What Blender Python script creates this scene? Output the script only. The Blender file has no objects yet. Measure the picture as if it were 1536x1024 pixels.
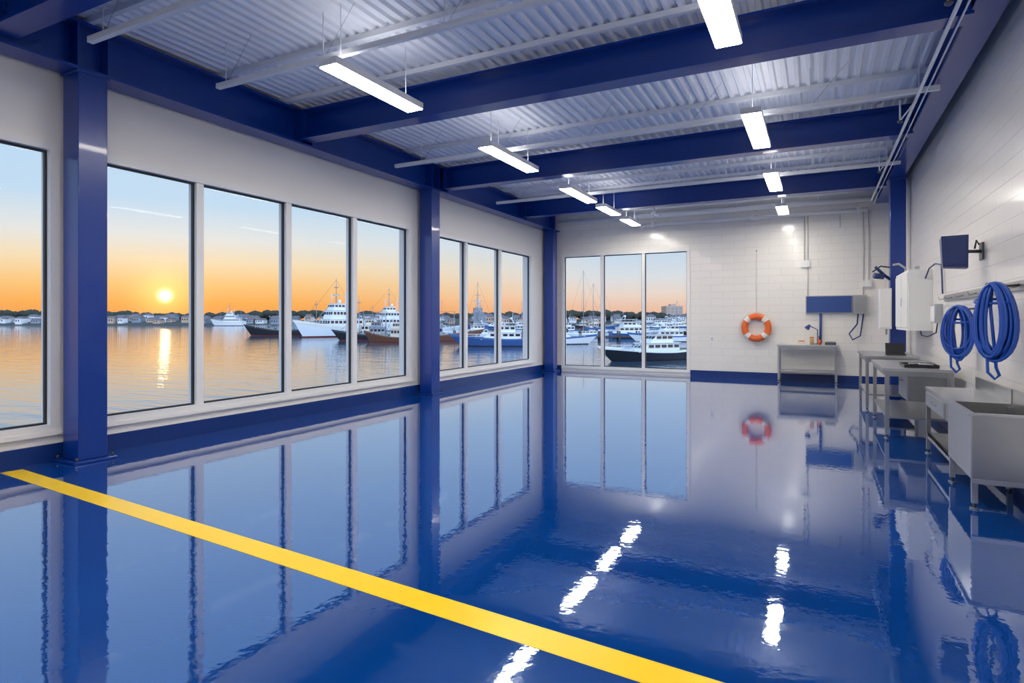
import bpy, math, random
from mathutils import Vector, Matrix
random.seed(7)
scene = bpy.context.scene
try:
    scene.view_settings.view_transform = 'Standard'
    scene.view_settings.look = 'None'
except Exception as e:
    print(e)

# ------------------------------------------------------------------ materials
M = {}
def mat(name, color, rough=0.5, metal=0.0, coat=0.0, emit=None, estr=0.0, ior=1.5, bump=None, var=0.0, coat_ior=1.5):
    m = bpy.data.materials.new(name); m.use_nodes = True
    nt = m.node_tree; b = nt.nodes['Principled BSDF']
    b.inputs['Base Color'].default_value = (*color, 1)
    b.inputs['Roughness'].default_value = rough
    b.inputs['Metallic'].default_value = metal
    b.inputs['IOR'].default_value = ior
    b.inputs['Coat Weight'].default_value = coat
    b.inputs['Coat Roughness'].default_value = 0.05
    b.inputs['Coat IOR'].default_value = coat_ior
    if emit:
        b.inputs['Emission Color'].default_value = (*emit, 1)
        b.inputs['Emission Strength'].default_value = estr
    tc = nt.nodes.new('ShaderNodeNewGeometry')
    if var > 0:
        n = nt.nodes.new('ShaderNodeTexNoise'); n.inputs['Scale'].default_value = 3.0
        n.inputs['Detail'].default_value = 4
        nt.links.new(tc.outputs['Position'], n.inputs['Vector'])
        r = nt.nodes.new('ShaderNodeMapRange')
        r.inputs['To Min'].default_value = 1 - var; r.inputs['To Max'].default_value = 1 + var
        nt.links.new(n.outputs['Fac'], r.inputs['Value'])
        mx = nt.nodes.new('ShaderNodeMix'); mx.data_type = 'RGBA'; mx.blend_type = 'MULTIPLY'
        mx.inputs['Factor'].default_value = 1
        mx.inputs['A'].default_value = (*color, 1)
        nt.links.new(r.outputs['Result'], mx.inputs['B'])
        nt.links.new(mx.outputs['Result'], b.inputs['Base Color'])
    if bump:
        sc, dist = bump
        n2 = nt.nodes.new('ShaderNodeTexNoise'); n2.inputs['Scale'].default_value = sc
        nt.links.new(tc.outputs['Position'], n2.inputs['Vector'])
        bp = nt.nodes.new('ShaderNodeBump'); bp.inputs['Distance'].default_value = dist
        bp.inputs['Strength'].default_value = 0.5
        nt.links.new(n2.outputs['Fac'], bp.inputs['Height'])
        nt.links.new(bp.outputs['Normal'], b.inputs['Normal'])
    M[name] = m
    return m

mat('blue_steel_paint', (0.0005, 0.036, 0.26), 0.3, coat=0.25, bump=(30, 0.001))
mat('blue_baseboard', (0.0005, 0.028, 0.18), 0.35)
mat('white_frame', (0.86, 0.85, 0.83), 0.35)
mat('white_paint', (0.84, 0.84, 0.84), 0.4)
mat('deck_white', (0.86, 0.87, 0.90), 0.45, var=0.03)
mat('gasket', (0.02, 0.02, 0.025), 0.5)
mat('stainless', (0.42, 0.43, 0.44), 0.30, metal=0.92, var=0.10)
mat('stainless_light', (0.54, 0.55, 0.56), 0.30, metal=0.9, var=0.06)
mat('dark_metal', (0.10, 0.10, 0.11), 0.4, metal=0.6)
mat('black_plastic', (0.015, 0.015, 0.02), 0.4)
mat('grey_plastic', (0.40, 0.42, 0.44), 0.45)
mat('conduit_grey', (0.62, 0.62, 0.60), 0.45)
mat('cabinet_white', (0.84, 0.84, 0.82), 0.35)
mat('hose_blue', (0.002, 0.07, 0.42), 0.3, coat=0.3)
mat('device_blue', (0.01, 0.03, 0.14), 0.35)
mat('panel_blue', (0.02, 0.07, 0.27), 0.3)
mat('ring_orange', (0.85, 0.16, 0.03), 0.4)
mat('ring_white', (0.85, 0.82, 0.78), 0.5)
mat('rope', (0.75, 0.70, 0.60), 0.8)
mat('red_plastic', (0.6, 0.04, 0.03), 0.4)
mat('cardboard', (0.55, 0.36, 0.2), 0.8)
mat('yellow_line_paint', (1.0, 0.62, 0.0), 0.3, ior=1.35)
mat('lamp_tube', (1, 1, 1), 0.4, emit=(1.0, 0.935, 0.83), estr=50)
mat('deck_fill_glow', (1, 1, 1), 0.4, emit=(0.96, 0.96, 1.0), estr=6)  # fill emitter added above the fixtures to brighten the ceiling deck
mat('hull_white', (0.88, 0.87, 0.86), 0.35)
mat('hull_black', (0.012, 0.014, 0.02), 0.35)
mat('hull_blue', (0.02, 0.09, 0.28), 0.3)
mat('hull_brown', (0.16, 0.06, 0.03), 0.5)
mat('hull_red', (0.20, 0.03, 0.02), 0.5)
mat('boat_cream', (0.78, 0.70, 0.58), 0.5)
mat('boat_grey', (0.30, 0.33, 0.37), 0.5)
mat('boat_window', (0.015, 0.02, 0.03), 0.1)
mat('boat_deck', (0.35, 0.26, 0.17), 0.7)
mat('wood_pier', (0.10, 0.07, 0.05), 0.8)
mat('tree_green', (0.05, 0.055, 0.035), 0.9)
mat('land', (0.09, 0.08, 0.06), 0.9)
mat('house_white', (0.85, 0.82, 0.80), 0.8)
mat('house_roof', (0.20, 0.16, 0.16), 0.8)
mat('house_tan', (0.60, 0.42, 0.32), 0.8)
mat('concrete', (0.35, 0.34, 0.33), 0.8, var=0.1)

# epoxy floor : blue pigmented resin with a thin clear coat
m = mat('blue_epoxy', (0.010, 0.075, 0.33), 0.03, coat=0.6, coat_ior=1.5, ior=2.0)
nt = m.node_tree; b = nt.nodes['Principled BSDF']; b.inputs['Coat Roughness'].default_value = 0.015
b.inputs['Specular Tint'].default_value = (0.48, 0.70, 1.0, 1)
g = nt.nodes.new('ShaderNodeNewGeometry')
n1 = nt.nodes.new('ShaderNodeTexNoise'); n1.inputs['Scale'].default_value = 14; n1.inputs['Detail'].default_value = 2
n2 = nt.nodes.new('ShaderNodeTexNoise'); n2.inputs['Scale'].default_value = 1.1; n2.inputs['Detail'].default_value = 3
nt.links.new(g.outputs['Position'], n1.inputs['Vector']); nt.links.new(g.outputs['Position'], n2.inputs['Vector'])
b1 = nt.nodes.new('ShaderNodeBump'); b1.inputs['Distance'].default_value = 0.0008; b1.inputs['Strength'].default_value = 0.6
nt.links.new(n1.outputs['Fac'], b1.inputs['Height'])
nt.links.new(b1.outputs['Normal'], b.inputs['Normal']); nt.links.new(b1.outputs['Normal'], b.inputs['Coat Normal'])
mx = nt.nodes.new('ShaderNodeMix'); mx.data_type = 'RGBA'
mx.inputs['A'].default_value = (0.001, 0.038, 0.215, 1); mx.inputs['B'].default_value = (0.003, 0.060, 0.285, 1)
nt.links.new(n2.outputs['Fac'], mx.inputs['Factor']); nt.links.new(mx.outputs['Result'], b.inputs['Base Color'])

# painted block wall
def block_wall(name, axis, col=(0.87, 0.84, 0.79), rough=0.3):
    m = mat(name, col, rough, coat=0.5)
    nt = m.node_tree; b = nt.nodes['Principled BSDF']; b.inputs['Coat Roughness'].default_value = 0.12
    g = nt.nodes.new('ShaderNodeNewGeometry'); s = nt.nodes.new('ShaderNodeSeparateXYZ'); c = nt.nodes.new('ShaderNodeCombineXYZ')
    nt.links.new(g.outputs['Position'], s.inputs[0])
    nt.links.new(s.outputs[axis], c.inputs['X']); nt.links.new(s.outputs['Z'], c.inputs['Y'])
    br = nt.nodes.new('ShaderNodeTexBrick'); br.inputs['Scale'].default_value = 1.0
    br.inputs['Brick Width'].default_value = 0.6; br.inputs['Row Height'].default_value = 0.2
    br.inputs['Mortar Size'].default_value = 0.007; br.inputs['Mortar Smooth'].default_value = 0.6
    br.inputs['Color1'].default_value = (*col, 1)
    br.inputs['Color2'].default_value = (col[0]*0.98, col[1]*0.98, col[2]*0.98, 1)
    br.inputs['Mortar'].default_value = (col[0]*0.86, col[1]*0.86, col[2]*0.87, 1)
    nt.links.new(c.outputs[0], br.inputs['Vector'])
    nt.links.new(br.outputs['Color'], b.inputs['Base Color'])
    n = nt.nodes.new('ShaderNodeTexNoise'); n.inputs['Scale'].default_value = 25
    nt.links.new(g.outputs['Position'], n.inputs['Vector'])
    ma = nt.nodes.new('ShaderNodeMath'); ma.operation = 'MULTIPLY_ADD'; ma.inputs[1].default_value = -1.0
    nt.links.new(br.outputs['Fac'], ma.inputs[0]); 
    mm = nt.nodes.new('ShaderNodeMath'); mm.operation = 'MULTIPLY'; mm.inputs[1].default_value = 0.25
    nt.links.new(n.outputs['Fac'], mm.inputs[0]); nt.links.new(mm.outputs[0], ma.inputs[2])
    bp = nt.nodes.new('ShaderNodeBump'); bp.inputs['Distance'].default_value = 0.006; bp.inputs['Strength'].default_value = 0.45
    nt.links.new(ma.outputs[0], bp.inputs['Height']); nt.links.new(bp.outputs['Normal'], b.inputs['Normal'])
block_wall('wall_block_y', 'Y'); block_wall('wall_block_x', 'X')
mat('wall_smooth', (0.87, 0.84, 0.80), 0.4, bump=(4, 0.002))

# window glass
m = bpy.data.materials.new('window_glass'); m.use_nodes = True; nt = m.node_tree; nt.nodes.clear()
o = nt.nodes.new('ShaderNodeOutputMaterial'); t = nt.nodes.new('ShaderNodeBsdfTransparent'); gl = nt.nodes.new('ShaderNodeBsdfGlossy')
gl.inputs['Roughness'].default_value = 0.0; t.inputs['Color'].default_value = (0.98, 0.985, 0.99, 1)
fr = nt.nodes.new('ShaderNodeFresnel'); fr.inputs['IOR'].default_value = 1.25
mxs = nt.nodes.new('ShaderNodeMixShader')
ml = nt.nodes.new('ShaderNodeMath'); ml.operation = 'MULTIPLY'; ml.inputs[1].default_value = 0.25
nt.links.new(fr.outputs[0], ml.inputs[0]); nt.links.new(ml.outputs[0], mxs.inputs[0]); nt.links.new(t.outputs[0], mxs.inputs[1]); nt.links.new(gl.outputs[0], mxs.inputs[2])
nt.links.new(mxs.outputs[0], o.inputs[0]); M['window_glass'] = m

# water
m = mat('harbour_water', (0.06, 0.10, 0.14), 0.03, ior=1.6)
nt = m.node_tree; b = nt.nodes['Principled BSDF']
g = nt.nodes.new('ShaderNodeNewGeometry'); mp = nt.nodes.new('ShaderNodeMapping')
mp.inputs['Rotation'].default_value = (0, 0, -math.radians(27)); mp.inputs['Scale'].default_value = (0.25, 1.0, 1)
nt.links.new(g.outputs['Position'], mp.inputs['Vector'])
n1 = nt.nodes.new('ShaderNodeTexNoise'); n1.inputs['Scale'].default_value = 1.2; n1.inputs['Detail'].default_value = 4
nt.links.new(mp.outputs[0], n1.inputs['Vector'])
bp = nt.nodes.new('ShaderNodeBump'); bp.inputs['Distance'].default_value = 0.085; bp.inputs['Strength'].default_value = 0.5
nt.links.new(n1.outputs['Fac'], bp.inputs['Height']); nt.links.new(bp.outputs['Normal'], b.inputs['Normal'])

# ------------------------------------------------------------------ mesh builder
class MB:
    def __init__(s): s.v = []; s.f = []; s.m = []; s.sm = []; s.slots = []
    def mi(s, name):
        if name not in s.slots: s.slots.append(name)
        return s.slots.index(name)
    def face(s, idx, mt, sm=False): s.f.append(idx); s.m.append(s.mi(mt)); s.sm.append(sm)
    def hexa(s, p, mt):
        b = len(s.v); s.v += [tuple(q) for q in p]
        for q in [(0,3,2,1),(4,5,6,7),(0,1,5,4),(1,2,6,5),(2,3,7,6),(3,0,4,7)]:
            s.face([b+i for i in q], mt)
    def box(s, x0,x1,y0,y1,z0,z1, mt):
        s.hexa([(x0,y0,z0),(x1,y0,z0),(x1,y1,z0),(x0,y1,z0),(x0,y0,z1),(x1,y0,z1),(x1,y1,z1),(x0,y1,z1)], mt)
    def cyl(s, p0, p1, r, mt, n=10, r2=None):
        s.tube([p0, p1], r, mt, n, r2=r2)
    def tube(s, pts, r, mt, n=8, closed=False, r2=None):
        pts = [Vector(p) for p in pts]; N = len(pts); base = len(s.v)
        up = None
        for i, p in enumerate(pts):
            if closed: t = pts[(i+1) % N] - pts[i-1]
            else: t = pts[min(i+1, N-1)] - pts[max(i-1, 0)]
            t.normalize()
            if up is None:
                a = Vector((0,0,1)) if abs(t.z) < 0.9 else Vector((1,0,0))
                up = t.cross(a).normalized()
            else:
                up = (up - t*up.dot(t)).normalized()
            w = t.cross(up)
            rr = r if r2 is None else r + (r2-r)*i/(N-1)
            for k in range(n):
                a = 2*math.pi*k/n
                s.v.append(tuple(p + up*math.cos(a)*rr + w*math.sin(a)*rr))
        for i in range(N if closed else N-1):
            j = (i+1) % N
            for k in range(n):
                l = (k+1) % n
                s.face([base+i*n+k, base+i*n+l, base+j*n+l, base+j*n+k], mt, True)
        if not closed:
            s.face([base+k for k in range(n)][::-1], mt); s.face([base+(N-1)*n+k for k in range(n)], mt)
    def ell(s, c, r, mt, nu=8, nv=5):
        base = len(s.v)
        for j in range(nv+1):
            ph = math.pi*j/nv
            for i in range(nu):
                a = 2*math.pi*i/nu
                s.v.append((c[0]+r[0]*math.sin(ph)*math.cos(a), c[1]+r[1]*math.sin(ph)*math.sin(a), c[2]+r[2]*math.cos(ph)))
        for j in range(nv):
            for i in range(nu):
                k = (i+1) % nu
                s.face([base+j*nu+i, base+(j+1)*nu+i, base+(j+1)*nu+k, base+j*nu+k], mt, True)
    def obj(s, name, loc=(0,0,0), rz=0, bevel=0, parent=None):
        me = bpy.data.meshes.new(name); me.from_pydata(s.v, [], s.f)
        for q in s.slots: me.materials.append(M[q])
        for p, mi, sm in zip(me.polygons, s.m, s.sm): p.material_index = mi; p.use_smooth = sm
        me.validate(); me.update()
        o = bpy.data.objects.new(name, me); scene.collection.objects.link(o)
        o.location = loc; o.rotation_euler = (0, 0, rz)
        if bevel:
            md = o.modifiers.new('bevel', 'BEVEL'); md.width = bevel; md.segments = 2; md.limit_method = 'ANGLE'
            md.angle_limit = math.radians(50)
        if parent: o.parent = parent
        return o

XL, XR, YB, YN = -7.75, 1.7, 17.75, -3.3
DECK = 5.02
# ------------------------------------------------------------------ shell
b = MB(); b.box(XL-0.3, XR+0.3, YN-0.3, YB+0.3, -0.2, 0, 'blue_epoxy'); b.obj('floor')
# yellow line (thin paint film)
b = MB(); w = 0.095
p0 = Vector((-7.62, 3.27)); p1 = Vector((1.68, 2.53)); d = (p1-p0).normalized(); n = Vector((-d.y, d.x))*w
q = [p0-n, p1-n, p1+n, p0+n]
b.hexa([(a.x, a.y, 0.0) for a in q]+[(a.x, a.y, 0.002) for a in q], 'yellow_line_paint'); b.obj('floor_marking_line')

bays = [(-2.75, 3.78, [-1.06, 0.53, 2.12]), (4.0, 10.44, [5.54, 7.13, 8.71]), (11.0, 16.52, [12.72, 14.5])]
ZO0, ZO1 = 0.32, 3.62
b = MB()
b.box(XL-0.3, XL, YN, YB, 0, ZO0, 'wall_smooth'); b.box(XL-0.3, XL, YN, YB, ZO1, 5.2, 'wall_smooth')
ys = [YN] + [v for bay in bays for v in bay[:2]] + [YB]
for i in range(0, len(ys), 2): b.box(XL-0.3, XL, ys[i], ys[i+1], ZO0, ZO1, 'wall_smooth')
b.obj('wall_left')
BX0, BX1, BZ0, BZ1 = -7.27, -3.29, 0.08, 3.68
b = MB()
b.box(XL-0.3, BX0, YB, YB+0.3, 0, 5.2, 'wall_block_x'); b.box(BX1, XR+0.3, YB, YB+0.3, 0, 5.2, 'wall_block_x')
b.box(BX0, BX1, YB, YB+0.3, BZ1, 5.2, 'wall_block_x'); b.box(BX0, BX1, YB, YB+0.3, 0, BZ0, 'wall_block_x')
b.obj('wall_back')
b = MB(); b.box(XR, XR+0.3, YN, YB, 0, 5.2, 'wall_block_y'); b.obj('wall_right')
b = MB(); b.box(XL-0.3, XR+0.3, YN-0.3, YN, 0, 5.2, 'wall_block_x'); b.obj('wall_front')

# corrugated ceiling deck, ribs along Y
b = MB(); pitch = 0.152; x = XL-0.3; prof = []
while x < XR+0.3:
    prof += [(x, DECK), (x+0.05, DECK), (x+0.07, DECK+0.04), (x+0.132, DECK+0.04)]; x += pitch
n = len(prof)
b.v = [(p[0], YN-0.3, p[1]) for p in prof] + [(p[0], YB+0.3, p[1]) for p in prof]
for i in range(n-1): b.face([i, i+n, i+1+n, i+1], 'deck_white')
b.box(XL-0.3, XR+0.3, YN-0.3, YB+0.3, DECK+0.1, DECK+0.2, 'deck_white')
b.obj('ceiling')
# purlins under deck (white angles)
b = MB()
for y in [-2.2, -0.6, 1.1, 2.3, 3.9, 5.6, 6.7, 7.5, 8.4, 9.8, 10.75, 11.6, 12.5, 13.9, 14.8, 15.7, 16.8]:
    b.box(XL, XR, y-0.03, y+0.03, DECK-0.07, DECK-0.002, 'white_paint')
b.obj('trim_1')

# window builder
def window_left(idx, y0, y1, mull):
    b = MB(); fx0, fx1 = XL-0.16, XL+0.03; fw = 0.1
    b.box(fx0, fx1, y0, y1, ZO0, ZO0+fw, 'white_frame'); b.box(fx0, fx1, y0, y1, ZO1-fw, ZO1, 'white_frame')
    b.box(fx0, fx1, y0, y0+fw, ZO0+fw, ZO1-fw, 'white_frame'); b.box(fx0, fx1, y1-fw, y1, ZO0+fw, ZO1-fw, 'white_frame')
    b.box(XL, XL+0.045, y0-0.05, y1+0.05, ZO0-0.02, ZO0+0.03, 'white_frame')
    for y in mull: b.box(fx0, fx1-0.02, y-0.055, y+0.055, ZO0+fw, ZO1-fw, 'white_frame')
    e = [y0+fw] + [v for q in mull for v in (q-0.055, q+0.055)] + [y1-fw]
    z0, z1 = ZO0+fw, ZO1-fw; gx = XL-0.06; k = 0.022
    for i in range(0, len(e), 2):
        a, c = e[i], e[i+1]
        b.box(gx-.02, gx+.02, a, a+k, z0, z1, 'gasket'); b.box(gx-.02, gx+.02, c-k, c, z0, z1, 'gasket')
        b.box(gx-.02, gx+.02, a+k, c-k, z0, z0+k, 'gasket'); b.box(gx-.02, gx+.02, a+k, c-k, z1-k, z1, 'gasket')
        b.v += [(gx, a+k, z0+k), (gx, c-k, z0+k), (gx, c-k, z1-k), (gx, a+k, z1-k)]
        L = len(b.v); b.face([L-4, L-3, L-2, L-1], 'window_glass')
    b.obj('window_%d' % idx)
for i, bay in enumerate(bays): window_left(i+1, *bay)
b = MB(); f0, f1 = YB-0.03, YB+0.16; fw = 0.09; mull = [-5.93, -4.65]
b.box(BX0, BX1, f0, f1, BZ0, BZ0+fw, 'white_frame'); b.box(BX0, BX1, f0, f1, BZ1-fw, BZ1, 'white_frame')
b.box(BX0, BX0+fw, f0, f1, BZ0+fw, BZ1-fw, 'white_frame'); b.box(BX1-fw, BX1, f0, f1, BZ0+fw, BZ1-fw, 'white_frame')
for x in mull: b.box(x-0.045, x+0.045, f0+.02, f1, BZ0+fw, BZ1-fw, 'white_frame')
e = [BX0+fw] + [v for q in mull for v in (q-0.045, q+0.045)] + [BX1-fw]; z0, z1 = BZ0+fw, BZ1-fw; gy = YB+0.06; k = 0.02
for i in range(0, len(e), 2):
    a, c = e[i], e[i+1]
    b.box(a, a+k, gy-.02, gy+.02, z0, z1, 'gasket'); b.box(c-k, c, gy-.02, gy+.02, z0, z1, 'gasket')
    b.box(a+k, c-k, gy-.02, gy+.02, z0, z0+k, 'gasket'); b.box(a+k, c-k, gy-.02, gy+.02, z1-k, z1, 'gasket')
    b.v += [(a+k, gy, z0+k), (c-k, gy, z0+k), (c-k, gy, z1-k), (a+k, gy, z1-k)]
    L = len(b.v); b.face([L-4, L-3, L-2, L-1], 'window_glass')
b.obj('window_4')

# baseboards
b = MB(); b.box(XL, XL+0.025, YN, YB, 0, 0.2, 'blue_baseboard'); b.obj('baseboard_left')
b = MB(); b.box(BX1+0.01, XR, YB-0.025, YB, 0, 0.17, 'blue_baseboard'); b.box(XL+.03, BX0, YB-0.025, YB, 0, 0.17, 'blue_baseboard'); b.obj('baseboard_back')
b = MB(); b.box(XR-0.025, XR, YN, YB-.03, 0, 0.17, 'blue_baseboard'); b.obj('baseboard_right')
b = MB(); b.box(XL+.03, XR-.03, YN, YN+.025, 0, 0.17, 'blue_baseboard'); b.obj('baseboard_front')

# steel columns
def column(cx, cy, a=0.31, top=4.4):
    b = MB(); h = a/2
    b.box(cx-h, cx+h, cy-h, cy+h, 0.03, top, 'blue_steel_paint')
    b.box(cx-h-.07, cx+min(h+.07, XR-cx-.03), cy-h-.07, cy+h+.07, 0, 0.03, 'blue_steel_paint')
    b.box(cx-h-.02, cx+h+.02, cy-h-.02, cy+h+.02, top-0.03, top, 'blue_steel_paint')
    for dx in (-1, 1):
        for dy in (-1, 1):
            b.cyl((cx+dx*(h+.035)*1.0, cy+dy*(h+.035), .03), (cx+dx*(h+.035), cy+dy*(h+.035), .07), .015, 'dark_metal')
    return b.obj('steel_column', bevel=0.008)
column(-7.5, 3.93); column(-7.5, 10.8); column(-7.5, 17.4); column(-7.5, -2.95)
column(1.47, 14.85, 0.28, 4.55); column(1.47, 1.0, .28, 4.55)

def ibeam(name, p0, p1, z0, z1, w, ax):
    b = MB(); t = 0.03
    if ax == 'x':
        x0, x1, y = p0[0], p1[0], p0[1]
        b.box(x0, x1, y-w/2, y+w/2, z0, z0+t, 'blue_steel_paint'); b.box(x0, x1, y-w/2, y+w/2, z1-t, z1, 'blue_steel_paint')
        b.box(x0, x1, y-0.012, y+0.012, z0+t, z1-t, 'blue_steel_paint')
        for xx in (x0+.02, x1-.05): b.box(xx, xx+.03, y-w/2, y+w/2, z0+t, z1-t, 'blue_steel_paint')
        for zz in (z0+.1, z0+.18, z0+.26, z0+.34):
            for s in (-1, 1): b.cyl((x0+.14, y+s*.012, zz), (x0+.14, y+s*.03, zz), .014, 'blue_baseboard', 6)
    else:
        y0, y1, x = p0[1], p1[1], p0[0]
        b.box(x-w/2, x+w/2, y0, y1, z0, z0+t, 'blue_steel_paint'); b.box(x-w/2, x+w/2, y0, y1, z1-t, z1, 'blue_steel_paint')
        b.box(x-0.012, x+0.012, y0, y1, z0+t, z1-t, 'blue_steel_paint')
        for yy in [v for v in (-1, 3.0, 3.77, 4.09, 7.0, 7.25, 10.65, 10.95, 11.25, 15.1, 15.3, 17.3) if y0 < v < y1]:
            b.box(x-w/2, x+w/2, yy-.01, yy+.01, z0+t, z1-t, 'blue_steel_paint')
    return b.obj(name)
ibeam('steel_beam', (-7.5, YN), (-7.5, YB), 4.4, 4.95, 0.34, 'y')
ibeam('steel_beam', (1.44, YN), (1.44, YB), 4.55, 4.94, 0.28, 'y')
for y in (-1.0, 3.05, 7.1, 11.15, 15.2):
    ibeam('steel_beam', (-7.33, y), (1.30, y), 4.47, 4.93, 0.26, 'x')

# hanging strut channels
for y, xa in ((0.9, -6.9), (3.57, -6.73), (5.0, -6.65), (9.1, -7.1), (13.1, -7.1)):
    b = MB(); z = 4.47
    b.box(xa, 1.35, y-.03, y+.03, z, z+.012, 'white_paint'); b.box(xa, 1.35, y-.03, y-.02, z+.012, z+.06, 'white_paint'); b.box(xa, 1.35, y+.02, y+.03, z+.012, z+.06, 'white_paint')
    x = -6.5
    while x < 1.3:
        b.cyl((x, y, z+.02), (x, y, DECK-.0), .006, 'white_paint', 6); b.cyl((x, y, z+.02), (x+.45, y, DECK), .003, 'grey_plastic', 4); x += 1.6
    b.obj('strut_channel')
# pipes
b = MB()
b.cyl((1.12, YN+.1, 4.44), (1.12, 16.5, 4.44), .02, 'white_paint'); b.cyl((1.2, YN+.1, 4.445), (1.2, 16.9, 4.445), .01, 'white_paint')
for y in (1, 5, 9, 13, 16): b.cyl((1.12, y, 4.44), (1.12, y, DECK), .008, 'white_paint', 6)
for y in (6, 9.3, 12.3): b.cyl((.95, y, 4.2), (.95, y, 4.47), .012, 'white_paint', 6); b.cyl((.95, y, 4.2), (1.12, y, 4.44), .01, 'white_paint', 6); b.ell((.95, y, 4.19), (.035, .035, .02), 'dark_metal')
b.obj('sprinkler_pipe')
b = MB()
b.cyl((-7.2, 17.35, 4.62), (1.2, 17.35, 4.62), .07, 'white_paint', 16); b.cyl((-4.5, 17.5, 4.38), (1.1, 17.5, 4.38), .05, 'white_paint', 14)
b.cyl((-6.8, 17.2, 4.8), (1.2, 17.2, 4.8), .03, 'white_paint')
for x in (-6, -4, -2, 0): 
    b.cyl((x, 17.35, 4.5), (x, 17.35, DECK), .012, 'white_paint', 6)
for x in (-4.3, -1.6, 0.9): b.box(x-.04, x+.04, 17.43, YB, 4.3, 4.46, 'white_paint')
b.tube([(-4.5,17.5,4.38),(-4.6,17.5,4.36),(-4.66,17.5,4.3)], .05, 'white_paint', 12)
b.obj('overhead_pipe')
b = MB(); b.cyl((-3.7, 15.2, 4.2), (-3.7, 15.2, 4.47), .02, 'white_paint'); b.tube([(-3.7,15.2,4.3),(-3.62,15.1,4.22),(-3.5,15.0,4.22)], .04, 'white_paint'); b.ell((-3.7, 15.2, 4.3), (.09,.09,.07), 'white_paint'); b.obj('ceiling_sensor')

# light fixtures
def fixture(x, y0, y1, z=4.28):
    b = MB(); w = .12
    b.box(x-w, x+w, y0, y1, z+.03, z+.08, 'white_frame')
    b.box(x-w-.004, x-w, y0, y1, z, z+.08, 'white_frame'); b.box(x+w, x+w+.004, y0, y1, z, z+.08, 'white_frame')
    b.box(x-w, x+w, y0, y0+.01, z, z+.03, 'white_frame'); b.box(x-w, x+w, y1-.01, y1, z, z+.03, 'white_frame')
    b.box(x-w+.005, x+w-.005, y0+.012, y1-.012, z-.008, z+.028, 'lamp_tube')
    b.box(x-w+.04, x+w-.04, y0+.05, y1-.05, z+.082, z+.088, 'deck_fill_glow')  # added glowing strip on the housing top, lifts the deck
    for yy in (y0+.2, y1-.2): b.cyl((x, yy, z+.08), (x, yy, DECK), .005, 'white_paint', 6)
    b.obj('linear_light_fixture')
for y0, y1 in ((-2.4,-.8),(1.1,2.7),(4.75,6.3),(8.1,9.85),(11.4,13.05),(13.65,14.9),(15.6,16.8)): fixture(-4.6, y0, y1)
for y0, y1 in ((-2.4,-.8),(1.1,2.7),(4.6,6.2),(8.35,10.1),(11.9,13.6),(15.5,16.7)): fixture(-.78, y0, y1)

# ------------------------------------------------------------------ right-hand workshop furniture
def leg(b, x, y, z1, s=.022, mt='stainless'):
    b.box(x-s, x+s, y-s, y+s, .05, z1, mt); b.cyl((x, y, .012), (x, y, .05), .014, 'dark_metal', 8); b.cyl((x, y, 0), (x, y, .012), .035, 'stainless', 12)

# stainless sink unit
b = MB(); x0, x1, y0, y1, ZT = 1.15, 1.66, 6.3, 8.75, .8
ym = 7.28
for y in (y0+.03, ym, y1-.03):
    for x in (x0+.03, x1-.03): leg(b, x, y, ZT-.03)
b.box(x0, x1, ym+.02, y1, ZT-.035, ZT, 'stainless_light')
b.box(x0+.005, x1-.02, ym+.06, y1-.06, ZT-.22, ZT-.035, 'stainless')
b.box(x0-.012, x0+.005, ym+.2, y1-.12, ZT-.205, ZT-.05, 'stainless_light')
b.tube([(x0-.012, 7.85, ZT-.12), (x0-.04, 7.85, ZT-.12), (x0-.04, 8.15, ZT-.12), (x0-.012, 8.15, ZT-.12)], .006, 'stainless')
b.box(x0+.02, x1-.02, ym+.03, y1-.03, .22, .25, 'stainless')
b.box(x0+.02, x0+.04, ym+.03, y1-.03, .18, .25, 'stainless_light')
t = .012; zb = .26
b.box(x0, x0+t, y0, ym+.02, zb, ZT, 'stainless_light'); b.box(x1-t, x1, y0, ym+.02, zb, ZT+.14, 'stainless')
b.box(x0+t, x1-t, y0, y0+t, zb, ZT, 'stainless'); b.box(x0+t, x1-t, ym+.02-t, ym+.02, zb, ZT, 'stainless')
b.box(x0+t, x1-t, y0+t, ym+.02-t, zb, zb+t, 'stainless')
b.box(x0-.02, x0+.03, y0-.02, ym+.02, ZT-.005, ZT+.015, 'stainless_light'); b.box(x0+.03, x1, y0-.02, y0+.03, ZT-.005, ZT+.015, 'stainless_light')
b.box(x1-.02, x1, ym, y1, ZT, ZT+.14, 'stainless')
b.box(x0, x1, y0-.005, y0+.01, zb-.04, zb, 'stainless_light')
b.obj('stainless_sink_unit', bevel=.003)

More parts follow.
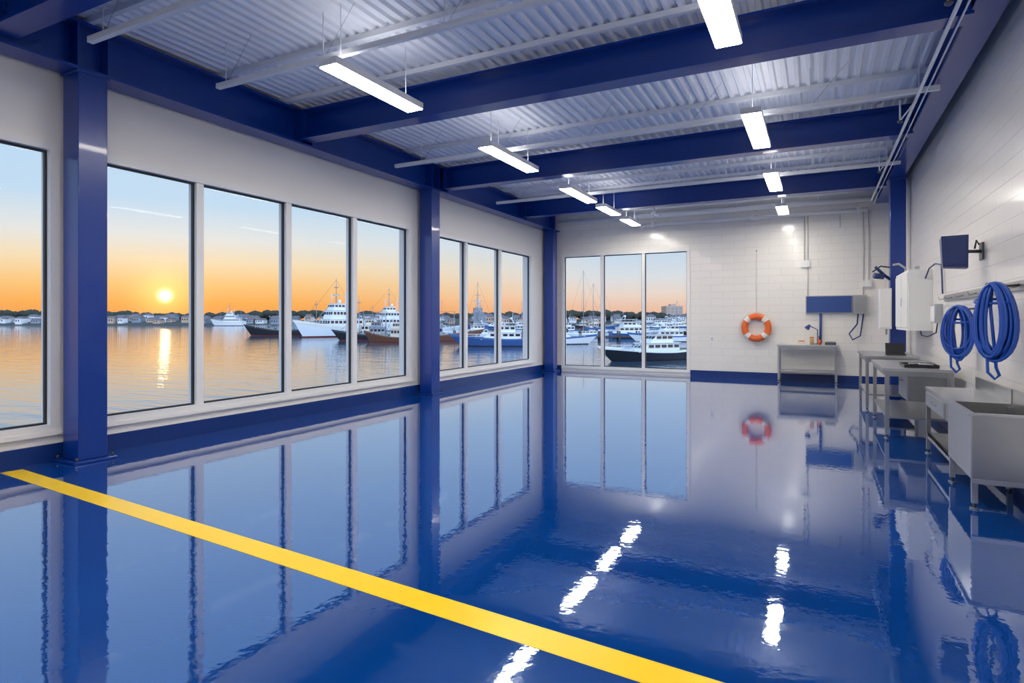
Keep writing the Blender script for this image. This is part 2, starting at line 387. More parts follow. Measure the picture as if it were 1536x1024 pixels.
def bench(name, x0, x1, y0, y1, ZT, drawer=None, shelf=.3):
    b = MB()
    b.box(x0, x1, y0, y1, ZT-.04, ZT, 'stainless_light')
    xs = (x0+.05, x1-.05); yy = (y0+.05, y1-.05)
    for x in xs:
        for y in yy: leg(b, x, y, ZT-.04, .025)
    b.box(x0+.03, x0+.06, y0+.05, y1-.05, ZT-.11, ZT-.04, 'stainless'); b.box(x1-.06, x1-.03, y0+.05, y1-.05, ZT-.11, ZT-.04, 'stainless')
    b.box(x0+.05, x1-.05, y0+.03, y0+.06, ZT-.11, ZT-.04, 'stainless'); b.box(x0+.05, x1-.05, y1-.06, y1-.03, ZT-.11, ZT-.04, 'stainless')
    b.box(x0+.04, x1-.04, y0+.04, y1-.04, shelf-.03, shelf, 'stainless')
    if drawer:
        a, c = drawer
        b.box(x0+.3, x1-.08, a, c, ZT-.45, ZT-.11, 'stainless'); b.box(x0+.285, x0+.3, a+.01, c-.01, ZT-.44, ZT-.12, 'stainless_light')
        b.tube([(x0+.285, (a+c)/2-.08, ZT-.2), (x0+.25, (a+c)/2-.08, ZT-.2), (x0+.25, (a+c)/2+.08, ZT-.2), (x0+.285, (a+c)/2+.08, ZT-.2)], .006, 'stainless')
    b.obj(name, bevel=.003)
bench('stainless_workbench', .78, 1.6, 9.55, 11.6, .95, (9.7, 10.6))
bench('stainless_workbench', .72, 1.55, 12.3, 14.3, .97)
bench('stainless_workbench', -.97, .45, 17.05, 17.68, .97)
b = MB(); b.box(1.05, 1.45, 9.8, 10.35, .95, .965, 'black_plastic')
for a in ((1.05,1.06,9.8,10.35),(1.44,1.45,9.8,10.35),(1.06,1.44,9.8,9.81),(1.06,1.44,10.34,10.35)): b.box(*a, .965, .99, 'black_plastic')
b.cyl((1.1, 9.9, .98), (1.35, 10.25, .98), .014, 'dark_metal'); b.cyl((1.15, 10.2, .98), (1.4, 9.95, .99), .012, 'grey_plastic'); b.obj('tool_tray', loc=(0,0,.001))
b = MB(); b.box(1.1, 1.4, 12.7, 12.95, .971, .985, 'black_plastic'); b.hexa([(1.1,12.95,.985),(1.4,12.95,.985),(1.4,12.97,.985),(1.1,12.97,.985),(1.1,13.03,1.18),(1.4,13.03,1.18),(1.4,13.05,1.18),(1.1,13.05,1.18)], 'black_plastic'); b.obj('laptop_computer')
# items on back bench
b = MB(); b.cyl((-.15, 17.3, .97), (-.15, 17.3, 1.15), .05, 'cardboard', 14); b.cyl((-.15,17.3,1.15),(-.15,17.3,1.17),.052,'red_plastic',14); b.obj('paint_can')
b = MB(); b.box(-.5, -.28, 17.25, 17.45, .97, 1.05, 'boat_cream'); b.box(-.46,-.32,17.28,17.42,1.05,1.07,'red_plastic'); b.obj('parts_box')
b = MB(); b.cyl((.02, 17.35, .97), (.02, 17.35, 1.1), .035, 'ring_orange', 12); b.cyl((.02,17.35,1.1),(.02,17.35,1.2),.012,'black_plastic',8); b.obj('spray_bottle')
b = MB(); b.box(.15, .4, 17.2, 17.45, .97, 1.04, 'dark_metal'); b.box(.18,.37,17.23,17.42,1.04,1.06,'grey_plastic'); b.obj('tool_case')
b = MB(); b.cyl((-.02, 17.55, .97), (-.02, 17.55, .99), .08, 'dark_metal', 14); b.tube([(-.02,17.55,.99),(-.02,17.55,1.35),(-.2,17.5,1.45)], .012, 'panel_blue'); b.tube([(-.2,17.5,1.47),(-.27,17.46,1.38)], .03, 'panel_blue', r2=.07); b.obj('task_lamp')

# wall panel on back wall
b = MB(); b.box(-.30, .78, YB-.09, YB, 1.78, 2.24, 'grey_plastic'); b.box(-.28, .76, YB-.1, YB-.09, 1.8, 2.22, 'panel_blue')
b.box(.80, 1.1, YB-.14, YB, 1.76, 2.24, 'grey_plastic'); b.box(.83, 1.07, YB-.15, YB-.14, 1.8, 2.2, 'stainless')
b.tube([(.9,YB-.1,1.76),(.88,YB-.12,1.5),(.7,YB-.14,1.25),(.78,YB-.14,1.1),(.95,YB-.1,1.2),(1.02,YB-.1,1.76)], .018, 'device_blue')
b.cyl((.05, YB-.05, 1.0), (.05, YB-.05, 1.78), .03, 'panel_blue')
b.obj('control_panel')
b = MB()
for x, zt, zb in ((-.33, 4.36, 3.18), (-.25, 4.36, 3.18), (-.25, 3.1, 2.24), (1.02, 4.4, 2.24), (1.14, 4.4, 2.6), (.5, 4.33, 4.0)): b.cyl((x, YB-.02, zb), (x, YB-.02, zt), .013, 'conduit_grey', 8)
b.box(-.42, -.2, YB-.08, YB, 3.0, 3.18, 'cabinet_white'); b.box(1.0, 1.2, YB-.08, YB, 2.45, 2.62, 'cabinet_white')
b.tube([(-.33,YB-.02,4.36),(-.33,YB-.03,4.4),(-.25,YB-.03,4.4),(-.25,YB-.02,4.36)], .014, 'white_paint')
b.obj('electrical_conduit')
b = MB(); b.box(-2.74, -2.62, YB-.03, YB, 1.0, 1.14, 'white_frame'); b.box(-2.71,-2.65,YB-.034,YB-.03,1.03,1.06,'grey_plastic'); b.box(-2.71,-2.65,YB-.034,YB-.03,1.08,1.11,'grey_plastic'); b.obj('wall_outlet')

# lifebuoy
b = MB(); R, r = .30, .085; N, n = 64, 16; c = (-1.51, YB-.1, 1.4); base = 0
for i in range(N):
    a = 2*math.pi*i/N
    for k in range(n):
        q = 2*math.pi*k/n; rr = R + r*math.cos(q)
        b.v.append((c[0]+rr*math.cos(a), c[1]+r*.75*math.sin(q), c[2]+rr*math.sin(a)))
for i in range(N):
    a = (360*(i+.5)/N - 45) % 90
    mt = 'ring_white' if (a < 9 or a > 81) else 'ring_orange'
    for k in range(n): b.face([i*n+k, ((i+1)%N)*n+k, ((i+1)%N)*n+(k+1)%n, i*n+(k+1)%n], mt, True)
pts = []
for i in range(64):
    a = 2*math.pi*i/64; rr = R+r+.015+.02*abs(math.sin(2*a))
    pts.append((c[0]+rr*math.cos(a+math.pi/4), c[1]-.01, c[2]+rr*math.sin(a+math.pi/4)))
b.tube(pts, .009, 'rope', 6, closed=True)
b.tube([(c[0], YB-.05, c[2]+.38), (c[0]-.01, YB-.03, 2.4), (c[0], YB-.02, 3.5)], .007, 'rope', 6)
b.cyl((c[0], YB-.06, 3.5), (c[0], YB, 3.5), .015, 'dark_metal'); b.cyl((c[0], YB-.1, 1.76), (c[0], YB, 1.76), .015, 'dark_metal')
b.obj('lifebuoy')

# wall rail with hooks
b = MB(); b.box(XR-.03, XR, 5.2, 10.95, 1.88, 1.97, 'stainless'); 
for y in (5.6, 6.5, 7.2, 8.1, 8.85, 9.6, 10.3, 10.8): b.tube([(XR-.03,y,1.92),(XR-.1,y,1.9),(XR-.12,y,1.94)], .008, 'stainless', 6)
b.obj('wall_rail')
# hose coils
def hose(cy, ztop, h, w, loops, name='hose_coil'):
    b = MB(); rnd = random.Random(int(cy*10)); ux, uy = -.8, .6
    pts = []; X0 = XR-.06-w*.42
    for L in range(loops):
        s1 = rnd.uniform(.40, 1.0); hh = h*rnd.uniform(.82, 1.0); off = rnd.uniform(-.06, .06); ox = rnd.uniform(-.03, .03)
        for i in range(28):
            a = 2*math.pi*i/28 + math.pi/2
            u = math.cos(a)*w/2*s1*(1 - .15*math.sin(a)) + ox
            z = ztop - hh/2*(1-math.sin(a)) - (1-s1)*.05
            pts.append((X0+ux*u + .36*off, cy+uy*u + off, z))
    sm = []
    for i in range(len(pts)): 
        ac = [pts[min(max(i+k,0),len(pts)-1)] for k in (-2,-1,0,1,2)]
        sm.append(tuple(sum(q[j] for q in ac)/5 for j in range(3)))
    b.tube(sm, .0145, 'hose_blue', 8)
    e = sm[-1]
    b.tube([e, (e[0]-.02, e[1]-.03, e[2]-.2), (e[0]+.02, e[1]-.05, ztop-h-.05), (e[0]+.05, e[1]-.02, ztop-h-.12), (e[0]+.02,e[1],ztop-h-.16), (e[0]-.03,e[1]+.02,ztop-h-.1), (e[0]-.04, e[1], ztop-h+.05)], .014, 'hose_blue', 8)
    b.tube([(X0+ux*w*.42*math.cos(t), cy+uy*w*.42*math.cos(t)+.09*math.sin(t)*.6, ztop-.2+.02*math.sin(t)) for t in [2*math.pi*i/16 for i in range(16)]], .014, 'hose_blue', 6, closed=True)
    b.tube([(XR-.03, cy, ztop-.05), (X0-.02, cy, ztop-.07), (X0-.06, cy, ztop-.03)], .012, 'dark_metal', 6)
    b.obj(name)
hose(8.85, 1.79, .66, .36, 22)
hose(7.15, 1.98, .78, .38, 26)

# cabinets
b = MB(); b.box(1.36, XR, 12.15, 13.95, 1.42, 2.46, 'cabinet_white'); b.box(1.345, 1.36, 12.2, 13.0, 1.47, 2.41, 'cabinet_white'); b.box(1.345, 1.36, 13.05, 13.9, 1.47, 2.41, 'cabinet_white')
b.box(1.335, 1.345, 12.95, 12.98, 1.85, 2.0, 'grey_plastic')
b.cyl((1.5, 12.3, 2.46), (1.5, 12.3, 2.52), .04, 'grey_plastic'); b.tube([(1.6,12.15,2.3),(1.62,11.9,2.45),(1.66,11.6,2.5),(1.68,11.2,2.45),(1.68,11.1,2.0)], .012, 'device_blue')
b.box(1.6, XR, 11.2, 11.6, 1.55, 1.85, 'grey_plastic'); b.box(1.59, 1.6, 11.23, 11.57, 1.58, 1.82, 'cabinet_white')
b.tube([(1.55,12.3,1.42),(1.56,12.25,1.34),(1.6,11.9,1.33),(1.67,11.6,1.4),(1.66,11.4,1.55)], .01, 'black_plastic')
b.obj('electrical_cabinet', bevel=.006)
b = MB(); b.box(1.12, 1.33, 14.4, 14.7, 1.42, 2.25, 'cabinet_white'); b.box(1.135,1.315,14.39,14.4,1.45,2.22,'white_frame'); b.cyl((1.25,14.55,1.3),(1.25,14.55,1.42),.02,'grey_plastic'); b.obj('junction_box', bevel=.006)
b = MB(); b.tube([(1.33, 14.75, 2.45), (1.2, 14.6, 2.55), (1.05, 14.5, 2.7)], .03, 'device_blue'); b.tube([(1.2,14.55,2.5),(1.02,14.5,2.52)], .06, 'device_blue'); b.tube([(1.33,14.75,2.7),(1.15,14.6,2.72),(1.0,14.55,2.6)], .015, 'black_plastic'); b.obj('wall_lamp_arm')
b = MB(); b.tube([(1.5, 13.8, 2.6), (1.38, 13.7, 2.68), (1.28, 13.6, 2.66)], .02, 'grey_plastic'); b.cyl((1.5,13.8,2.461),(1.5,13.8,2.6),.02,'grey_plastic'); b.obj('cabinet_fitting')

# blue speaker on bracket
b = MB()
b.hexa([(1.30,8.92,2.24),(1.53,8.86,2.22),(1.55,9.08,2.22),(1.32,9.14,2.24),(1.28,8.90,2.60),(1.53,8.84,2.60),(1.55,9.1,2.58),(1.30,9.16,2.58)], 'device_blue')
b.hexa([(1.315,8.905,2.27),(1.515,8.85,2.25),(1.515,8.86,2.25),(1.315,8.915,2.27),(1.30,8.888,2.57),(1.515,8.83,2.57),(1.515,8.86,2.57),(1.30,8.91,2.57)], 'device_blue')
b.cyl((1.54, 9.0, 2.42), (XR, 9.05, 2.42), .02, 'dark_metal'); b.box(XR-.02, XR, 8.97, 9.13, 2.32, 2.52, 'dark_metal')
b.tube([(1.62,9.03,2.45),(1.64,9.05,2.55),(1.67,9.07,2.5)], .01, 'black_plastic'); b.obj('wall_speaker', loc=(0,-.35,-.02), bevel=.008)

# ------------------------------------------------------------------ exterior
WZ = -2.0; TH = math.radians(27); F = (-math.sin(TH), math.cos(TH)); Rt = (math.cos(TH), math.sin(TH))
def hb(l, d): return (l*Rt[0]+d*F[0], l*Rt[1]+d*F[1])    # harbour axes -> world
b = MB(); b.v = [(-1500,-900,0),(1500,-900,0),(1500,1500,0),(-1500,1500,0)]; b.face([0,1,2,3], 'harbour_water'); b.obj('harbour_water', (0,0,WZ))
b = MB(); b.box(XL-.5, XR+.5, YN-.5, YB+.5, WZ-1, -.21, 'concrete'); b.obj('quay_foundation')

def hull(b, L, B, zd, sheer, mh, mb='hull_red', ms=None, zk=-.6, rake=.08):
    N = 14; rows = []
    for i in range(N+1):
        t = i/N; bb = B/2*(1-max(0,(t-.4)/.6)**2.3)*(.86+.14*min(1,t*4)); bb = max(bb, .03)
        zt = zd + sheer*max(0,(t-.25)/.75)**2 + .12*zd*max(0,(.2-t)/.2)
        lv = [(.0, zk), (.6, zk*.7), (.88-.25*t**4, 0.0), (.90-.22*t**4, .12*zd), (.97-.08*t**4, zt*.78), (1.0, zt)]
        st = [( -L/2+L*t + rake*L*(z/zd)*t**5, bb*f, z) for f, z in lv]
        rows.append([(x,-y,z) for x,y,z in st[::-1]] + [(x,y,z) for x,y,z in st[1:]])
    base = len(b.v); n = len(rows[0])
    for r in rows: b.v += r
    for i in range(N):
        for k in range(n-1):
            lev = min(k, n-2-k)
            mt = (ms or mh) if lev == 0 else (mh if lev < 2 else mb)
            b.face([base+i*n+k, base+i*n+k+1, base+(i+1)*n+k+1, base+(i+1)*n+k], mt, True)
        b.face([base+i*n, base+(i+1)*n, base+(i+1)*n+n-1, base+i*n+n-1], 'boat_deck')
    b.face([base+k for k in range(n)], mh)
def tier(b, x0, x1, hw, z0, z1, mt, sf=.1, sb=0., ti=.04, win=True, n=6):
    h = z1-z0
    b.hexa([(x0,-hw,z0),(x1,-hw,z0),(x1,hw,z0),(x0,hw,z0),(x0+sb,-hw+ti,z1),(x1-sf,-hw+ti,z1),(x1-sf,hw-ti,z1),(x0+sb,hw-ti,z1)], mt)
    b.box(x0+sb-.1, x1-sf+.12, -hw-.05, hw+.05, z1, z1+.06*h, mt)
    if win:
        za, zb_ = z0+.5*h, z0+.82*h; W = (x1-sf-x0-sb)/n
        for s in (-1, 1):
            for i in range(n):
                xa = x0+sb+W*(i+.15); xb = x0+sb+W*(i+.85)
                ya, yb = sorted((s*(hw-ti*.5), s*(hw+.02))); b.box(xa, xb, ya, yb, za, zb_, 'boat_window')
        k = 4
        for i in range(k):
            ya = -hw+2*hw*(i+.12)/k; yb = -hw+2*hw*(i+.88)/k
            xo0 = x1-sf*.5+.03; xo1 = x1-sf*.82+.03
            b.hexa([(xo0-.1,ya,za),(xo0,ya,za),(xo0,yb,za),(xo0-.1,yb,za),(xo1-.1,ya,zb_),(xo1,ya,zb_),(xo1,yb,zb_),(xo1-.1,yb,zb_)], 'boat_window')
def mast(b, x, z0, z1, r=.08, arms=((.7,1.2),), mt='hull_white', y=0):
    b.cyl((x,y,z0), (x,y,z1), r, mt, 8, r2=r*.4)
    for f, w in arms:
        z = z0+(z1-z0)*f; b.cyl((x,y-w,z), (x,y+w,z), r*.5, mt, 6); b.cyl((x-w*.5,y,z-.1),(x+w*.5,y,z-.1), r*.5, mt, 6)
def stay(b, p, q, r=.02): b.cyl(p, q, r, 'dark_metal', 4)
def rails(b, x0, x1, hw, z, h=.8):
    for s in (-1,1):
        for k in (.5, 1): b.cyl((x0,s*hw,z+h*k), (x1,s*hw,z+h*k), .025, 'hull_white', 4)
        n = max(2,int((x1-x0)/1.2))
        for i in range(n+1): x = x0+(x1-x0)*i/n; b.cyl((x,s*hw,z),(x,s*hw,z+h), .025, 'hull_white', 4)

def place(b, name, l, d, head):
    x, y = hb(l, d); return b.obj(name, (x, y, WZ), TH + math.radians(head))

def white_ship(s=1.0, mh='hull_white', sup='hull_white'):
    b = MB(); L = 17*s
    hull(b, L, 4.6*s, 2.3*s, 1.6*s, mh, 'hull_red', 'boat_cream', rake=.09)
    tier(b, -6*s, 3.2*s, 1.9*s, 2.1*s, 4.0*s, sup, .3*s, n=8); tier(b, -3.5*s, 2.4*s, 1.6*s, 4.1*s, 6.0*s, sup, .5*s, n=6)
    tier(b, -1.6*s, 1.6*s, 1.2*s, 6.1*s, 7.5*s, sup, .4*s, n=3)
    b.hexa([(-5*s,-.5*s,4*s),(-3.9*s,-.5*s,4*s),(-3.9*s,.5*s,4*s),(-5*s,.5*s,4*s),(-5.2*s,-.4*s,6.6*s),(-4.3*s,-.4*s,6.6*s),(-4.3*s,.4*s,6.6*s),(-5.2*s,.4*s,6.6*s)], 'boat_grey')
    mast(b, 0, 7.5*s, 13.4*s, .12*s, ((.35,1.3*s),(.65,.9*s)), 'boat_grey'); mast(b, -6.4*s, 2*s, 9.5*s, .1*s, ((.8,.9*s),), 'boat_grey'); mast(b, 5.2*s, 2.5*s, 8.2*s, .1*s, ((.85,.7*s),), 'boat_grey')
    mast(b, -2.6*s, 6*s, 10.5*s, .1*s, ((.7,.7*s),)); mast(b, 1.2*s, 7.4*s, 10*s, .08*s, ((.6,.6*s),))
    b.ell((-.9*s,0,8.1*s),(.45*s,.45*s,.45*s),'hull_white'); b.box(-.2*s,.5*s,-.9*s,.9*s,9.3*s,9.5*s,'hull_white')
    stay(b,(0,0,13*s),(8.2*s,0,3.6*s)); stay(b,(0,0,13*s),(-8*s,0,2.2*s)); stay(b,(5.2*s,0,8*s),(8*s,0,3.6*s))
    b.cyl((5.2*s,0,4*s),(1.8*s,0,7*s),.07*s,'boat_grey',6)
    rails(b,-8*s,-6*s,1.9*s,2.3*s); rails(b,-6*s,-1*s,1.8*s,4.1*s); rails(b, 3.4*s, 6.2*s, 1.5*s, 2.9*s)
    return b
def trawler(s=1.0, mh='hull_black', sup='boat_cream', ht=1.0):
    b = MB(); L = 14*s
    hull(b, L, 4.0*s, 1.3*s, 1.5*s, mh, 'hull_red', None, rake=.07)
    tier(b, -4.6*s, -.6*s, 1.3*s, 1.2*s, 3.2*s, sup, .2*s, n=4); tier(b, -3.4*s, -1.0*s, 1.0*s, 3.3*s, 4.6*s, sup, .2*s, n=3)
    mast(b, -3.8*s, 3.2*s, 7.5*s*ht, .09*s, ((.7,.8*s),), 'boat_grey'); mast(b, 2.0*s, 1.4*s, 7*s*ht, .1*s, ((.9,.5*s),), 'boat_grey')
    b.cyl((2*s,0,2.2*s),(-.5*s,.4*s,5.6*s*ht),.06*s,'boat_grey',6); stay(b,(2*s,0,6.8*s*ht),(6.6*s,0,2.6*s)); stay(b,(2*s,0,6.8*s*ht),(-3.8*s,0,6.8*s*ht)); stay(b,(-3.8*s,0,7*s*ht),(-6.8*s,0,1.5*s))
    b.box(.6*s,1.6*s,-.7*s,.7*s,1.3*s,1.9*s,'boat_grey'); b.cyl((-5.6*s,-1*s,1.9*s),(-5.6*s,1*s,1.9*s),.4*s,'boat_grey',10)
    rails(b,-6.4*s,-4.7*s,1.6*s,1.4*s,.7*s); rails(b, 2.6*s, 5*s, 1.4*s, 1.8*s,.7*s)
    return b
def yacht(s=1.0, mh='hull_white', ms='hull_blue'):
    b = MB(); L = 10*s
    hull(b, L, 3.2*s, 1.1*s, .7*s, mh, 'hull_black', ms, rake=.12)
    tier(b, -3.6*s, 2.2*s, 1.25*s, 1.0*s, 2.0*s, 'hull_white', 1.3*s, n=5, ti=.1*s); tier(b, -2.8*s, .4*s, 1.05*s, 2.05*s, 2.95*s, 'hull_white', .8*s, n=3, ti=.12*s)
    b.box(-3.4*s,-.6*s,-1.1*s,1.1*s,3.35*s,3.43*s,'hull_white')
    for x in (-3.2,-1.0):
        for y in (-1,1): b.cyl((x*s,y*s,2.9*s),(x*s,y*s,3.35*s),.03*s,'hull_white',6)
    b.tube([(-2.6*s,-.9*s,3.4*s),(-2.3*s,-.7*s,3.9*s),(-2.3*s,.7*s,3.9*s),(-2.6*s,.9*s,3.4*s)],.06*s,'hull_white',6); b.ell((-2.2*s,0,4.05*s),(.25*s,.25*s,.15*s),'hull_white')
    b.cyl((-2.3*s,.4*s,3.9*s),(-2.5*s,.4*s,5.1*s),.02*s,'hull_white',5)
    rails(b, 1.5*s, 4.2*s, 1.15*s, 1.2*s, .55*s)
    return b
def sailboat(s=1.0, h=13):
    b = MB(); hull(b, 9*s, 2.6*s, .9*s, .4*s, 'hull_white', 'hull_blue', None, rake=.1)
    tier(b, -2*s, 1.8*s, .8*s, .85*s, 1.4*s, 'hull_white', .5*s, n=4)
    b.cyl((.6*s,0,.9*s),(.6*s,0,h),.08,'boat_grey',8,r2=.05); b.cyl((.6*s,0,1.9*s),(-3.4*s,0,1.9*s),.12*s,'hull_blue',8)
    for f in (.45,.7): b.cyl((.6*s,-.7*s,h*f),(.6*s,.7*s,h*f),.03,'hull_white',5)
    stay(b,(.6*s,0,h),(4.6*s,0,1.2*s),.012); stay(b,(.6*s,0,h),(-4.3*s,0,1*s),.012); stay(b,(.6*s,-.7*s,h*.7),(.6*s,-1.2*s,.9),.012); stay(b,(.6*s,.7*s,h*.7),(.6*s,1.2*s,.9),.012)
    return b

place(trawler(.95,'hull_black','boat_grey', .72), 'fishing_trawler', -55, 141, 172)
place(white_ship(.95), 'passenger_ship', -38.3, 131, 232)
place(trawler(.8,'hull_black','boat_cream'), 'fishing_trawler', -28, 126, 20)
place(trawler(.68,'hull_brown','boat_cream'), 'fishing_trawler', -19.6, 98, 150)
place(white_ship(1.0), 'passenger_ship', -37, 181, 215)
place(trawler(.7,'hull_black','boat_grey'), 'fishing_trawler', -26, 108, 185)
place(trawler(.75,'hull_brown','boat_grey'), 'fishing_trawler', -11.5, 104, 10)
place(white_ship(.9,'hull_blue','boat_grey'), 'passenger_ship', -9, 158, 100)
place(yacht(.95,'hull_blue','hull_blue'), 'motor_yacht', -2.2, 83, 180)
place(yacht(.85,'hull_white','hull_blue'), 'motor_yacht', 7.2, 90, 5)
place(yacht(.85,'hull_white','hull_white'), 'motor_yacht', -8, 120, 190)
place(yacht(.78,'hull_black','hull_white'), 'motor_yacht', 12.2, 54, 205)
place(yacht(.6,'hull_black','hull_black'), 'motor_yacht', 14.3, 46, 250)
place(sailboat(1.0,13.5), 'sailboat', 14.8, 120, 200); place(sailboat(.9,11.5), 'sailboat', 18, 129, 170); place(sailboat(.9,12), 'sailboat', -7, 132, 170)
place(yacht(1.1,'hull_blue','hull_white'), 'motor_yacht', 25, 121, 10); place(yacht(1.0), 'motor_yacht', 30, 148, 175); place(yacht(1.0), 'motor_yacht', 12, 150, 175)
place(yacht(.9), 'motor_yacht', 25, 100, 190)
place(trawler(.8,'hull_black','boat_cream'), 'fishing_trawler', 36, 117, 170)
place(white_ship(1.1), 'passenger_ship', -176, 375, 180)
kinds = [lambda: yacht(1.0), lambda: sailboat(.9, random.uniform(9,13)), lambda: trawler(.8, random.choice(['hull_black','hull_blue','hull_white']), 'boat_cream'), lambda: yacht(1.2,'hull_blue','hull_white')]
nm = ['motor_yacht','sailboat','fishing_trawler','motor_yacht']
for row, d in enumerate((172, 205, 240, 280)):
    px = -235 + row*20
    while px < 300:
        k = random.choice([0,1,2,2,3])
        place(kinds[k](), nm[k], d*px/902, d+random.uniform(-3,3), random.choice([0,180])+random.uniform(-20,20))
        px += 902*random.uniform(17,30)/d

def dock(l0, l1, d, w=2.2, zt=.7):
    b = MB(); b.box(l0, l1, -w/2, w/2, zt-.25, zt, 'wood_pier')
    x = l0
    while x <= l1:
        for s in (-1,1): b.cyl((x, s*w/2, -1), (x, s*w/2, zt+.9), .16, 'wood_pier', 8)
        x += 3.5
    X, Y = hb(0, d); b.obj('wooden_dock', (X, Y, WZ), TH)
dock(-32, -9, 115); dock(-8, 22, 142); dock(9, 40, 110); dock(16, 34, 62); dock(-40, 60, 192)

def shore():
    b = MB(); N = 90; l0, l1 = -900, 500
    for i in range(N+1):
        l = l0+(l1-l0)*i/N; h = 4+1.5*math.sin(i*.37)+1.0*math.sin(i*.91)
        b.v += [(l, 0, -.5), (l, 6, 1.2), (l, 45, h), (l, 120, h+2)]
    for i in range(N):
        for k in range(3): b.face([i*4+k, (i+1)*4+k, (i+1)*4+k+1, i*4+k+1], 'land')
    X, Y = hb(0, 400); b.obj('shoreline', (X, Y, WZ), TH)
    b = MB()
    for i in range(1500):
        l = random.uniform(-880, 480); d = random.uniform(34, 110); r = random.uniform(1.6, 3.2)
        b.ell((l, d, 5.6+1.2*math.sin(l*.03)+d*.016+random.uniform(-.8,1.0)), (r*1.5, r, r*1.1), 'tree_green', 6, 4)
    X, Y = hb(0, 400); b.obj('shoreline_trees', (X, Y, WZ), TH)
    b = MB()
    for i in range(420):
        l = random.uniform(-850, 450); d = random.uniform(4, 30); w = random.uniform(3, 7); h = random.uniform(1.8, 3.8); z = .7+d*.1
        mt = random.choice(['house_white','house_white','house_white','house_tan','boat_grey'])
        b.box(l-w/2, l+w/2, d, d+6, z-1, z+h, mt)
        base = len(b.v); b.v += [(l-w/2-.3,d-.3,z+h),(l+w/2+.3,d-.3,z+h),(l+w/2+.3,d+6.3,z+h),(l-w/2-.3,d+6.3,z+h),(l-w/2,d+3,z+h+1.3),(l+w/2,d+3,z+h+1.3)]
        for q in ((0,1,5,4),(2,3,4,5),(0,4,3),(1,2,5)): b.face([base+k for k in q], 'house_roof')
        for k in range(int(w/1.6)): b.box(l-w/2+.5+k*1.6, l-w/2+1.2+k*1.6, d-.05, d, z+h*.4, z+h*.75, 'boat_window')
    X, Y = hb(0, 400); b.obj('shoreline_houses', (X, Y, WZ), TH)
    b = MB(); b.box(113, 125, 40, 55, 0, 14, 'house_tan')
    for k in range(4):
        for j in range(4): b.box(114+2.8*k, 115.4+2.8*k, 39.9, 40, 4+2.5*j, 5.2+2.5*j, 'boat_grey')
    b.box(117,121,44,50,14,15.5,'house_tan'); X, Y = hb(0, 400); b.obj('apartment_building', (X, Y, WZ), TH)
shore()

# ------------------------------------------------------------------ world
sd = Vector((-.968, .629, .0366+.004)).normalized()
wd = bpy.data.worlds.new('sunset_sky'); scene.world = wd; wd.use_nodes = True; nt = wd.node_tree; nt.nodes.clear()
out = nt.nodes.new('ShaderNodeOutputWorld'); bg = nt.nodes.new('ShaderNodeBackground'); tc = nt.nodes.new('ShaderNodeTexCoord')
sp = nt.nodes.new('ShaderNodeSeparateXYZ'); nt.links.new(tc.outputs['Generated'], sp.inputs[0])
def ramp(st):
    r = nt.nodes.new('ShaderNodeValToRGB'); cr = r.color_ramp
    cr.elements[0].position = st[0][0]; cr.elements[0].color = (*st[0][1], 1)
    cr.elements[1].position = st[-1][0]; cr.elements[1].color = (*st[-1][1], 1)
    for p, c in st[1:-1]: e = cr.elements.new(p); e.color = (*c, 1)
    nt.links.new(sp.outputs['Z'], r.inputs[0]); return r
warm = ramp([(0,(.92,.33,.09)),(.025,(.98,.44,.10)),(.055,(.98,.60,.23)),(.085,(.94,.75,.48)),(.12,(.80,.81,.78)),(.17,(.54,.73,.90)),(.32,(.50,.71,.96)),(1,(.20,.38,.78))])
cool = ramp([(0,(.78,.44,.32)),(.02,(.86,.55,.40)),(.042,(.84,.69,.59)),(.07,(.72,.75,.78)),(.12,(.52,.69,.86)),(.3,(.46,.66,.93)),(1,(.20,.38,.78))])
dp = nt.nodes.new('ShaderNodeVectorMath'); dp.operation = 'DOT_PRODUCT'; nt.links.new(tc.outputs['Generated'], dp.inputs[0]); dp.inputs[1].default_value = sd
mr = nt.nodes.new('ShaderNodeMapRange'); mr.inputs['From Min'].default_value = .78; mr.inputs['From Max'].default_value = .99
nt.links.new(dp.outputs['Value'], mr.inputs['Value'])
mix = nt.nodes.new('ShaderNodeMix'); mix.data_type = 'RGBA'; nt.links.new(mr.outputs[0], mix.inputs['Factor']); nt.links.new(cool.outputs[0], mix.inputs['A']); nt.links.new(warm.outputs[0], mix.inputs['B'])
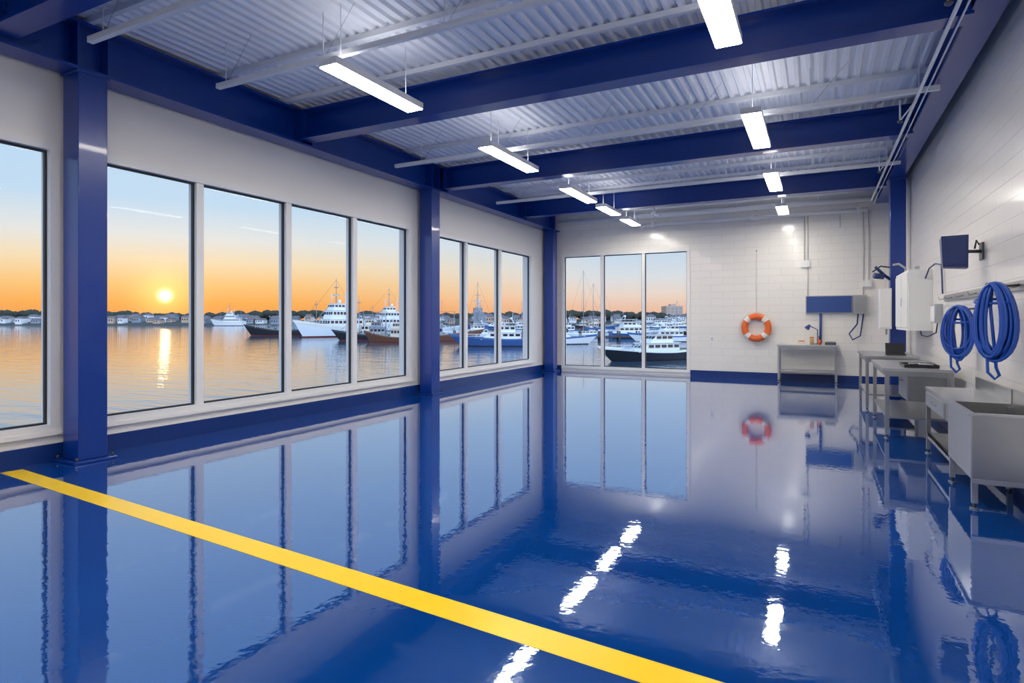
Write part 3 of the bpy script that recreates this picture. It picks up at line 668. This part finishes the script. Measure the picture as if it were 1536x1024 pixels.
# sky boost added opposite the sun, as fill light for the backlit boats
mr2 = nt.nodes.new('ShaderNodeMapRange'); mr2.inputs['From Min'].default_value = .4; mr2.inputs['From Max'].default_value = -.4
mr2.inputs['To Min'].default_value = 1.0; mr2.inputs['To Max'].default_value = 2.9
nt.links.new(dp.outputs['Value'], mr2.inputs['Value'])
sc0 = nt.nodes.new('ShaderNodeVectorMath'); sc0.operation = 'SCALE'; nt.links.new(mix.outputs['Result'], sc0.inputs[0]); nt.links.new(mr2.outputs[0], sc0.inputs['Scale'])
cl = nt.nodes.new('ShaderNodeMath'); cl.operation = 'MAXIMUM'; cl.inputs[1].default_value = 0; nt.links.new(dp.outputs['Value'], cl.inputs[0])
prev = sc0.outputs[0]
for pw, col, st in ((50000, (1,.80,.42), 5), (1800, (1,.62,.18), .5), (60, (1,.45,.08), .07)):
    p = nt.nodes.new('ShaderNodeMath'); p.operation = 'POWER'; nt.links.new(cl.outputs[0], p.inputs[0]); p.inputs[1].default_value = pw
    ml = nt.nodes.new('ShaderNodeVectorMath'); ml.operation = 'SCALE'; ml.inputs[0].default_value = tuple(c*st for c in col); nt.links.new(p.outputs[0], ml.inputs['Scale'])
    ad = nt.nodes.new('ShaderNodeVectorMath'); ad.operation = 'ADD'; nt.links.new(prev, ad.inputs[0]); nt.links.new(ml.outputs[0], ad.inputs[1]); prev = ad.outputs[0]
nt.links.new(prev, bg.inputs['Color']); bg.inputs['Strength'].default_value = 1.0; nt.links.new(bg.outputs[0], out.inputs[0])

sl = bpy.data.lights.new('sun_light', 'SUN'); sl.energy = .0022; sl.color = (1, .62, .25); sl.angle = math.radians(0.7)
so = bpy.data.objects.new('sun_light', sl); scene.collection.objects.link(so); so.rotation_euler = sd.to_track_quat('Z', 'Y').to_euler(); so.location = (-30, 20, 5)

cam = bpy.data.cameras.new('camera'); co = bpy.data.objects.new('camera', cam); scene.collection.objects.link(co)
co.location = (0, 0, 1.6); co.rotation_euler = (math.radians(90), 0, TH)
cam.sensor_width = 36; cam.lens = 902/1536*36; cam.shift_y = -32/1536; cam.clip_end = 5000; cam.clip_start = .05
scene.camera = co
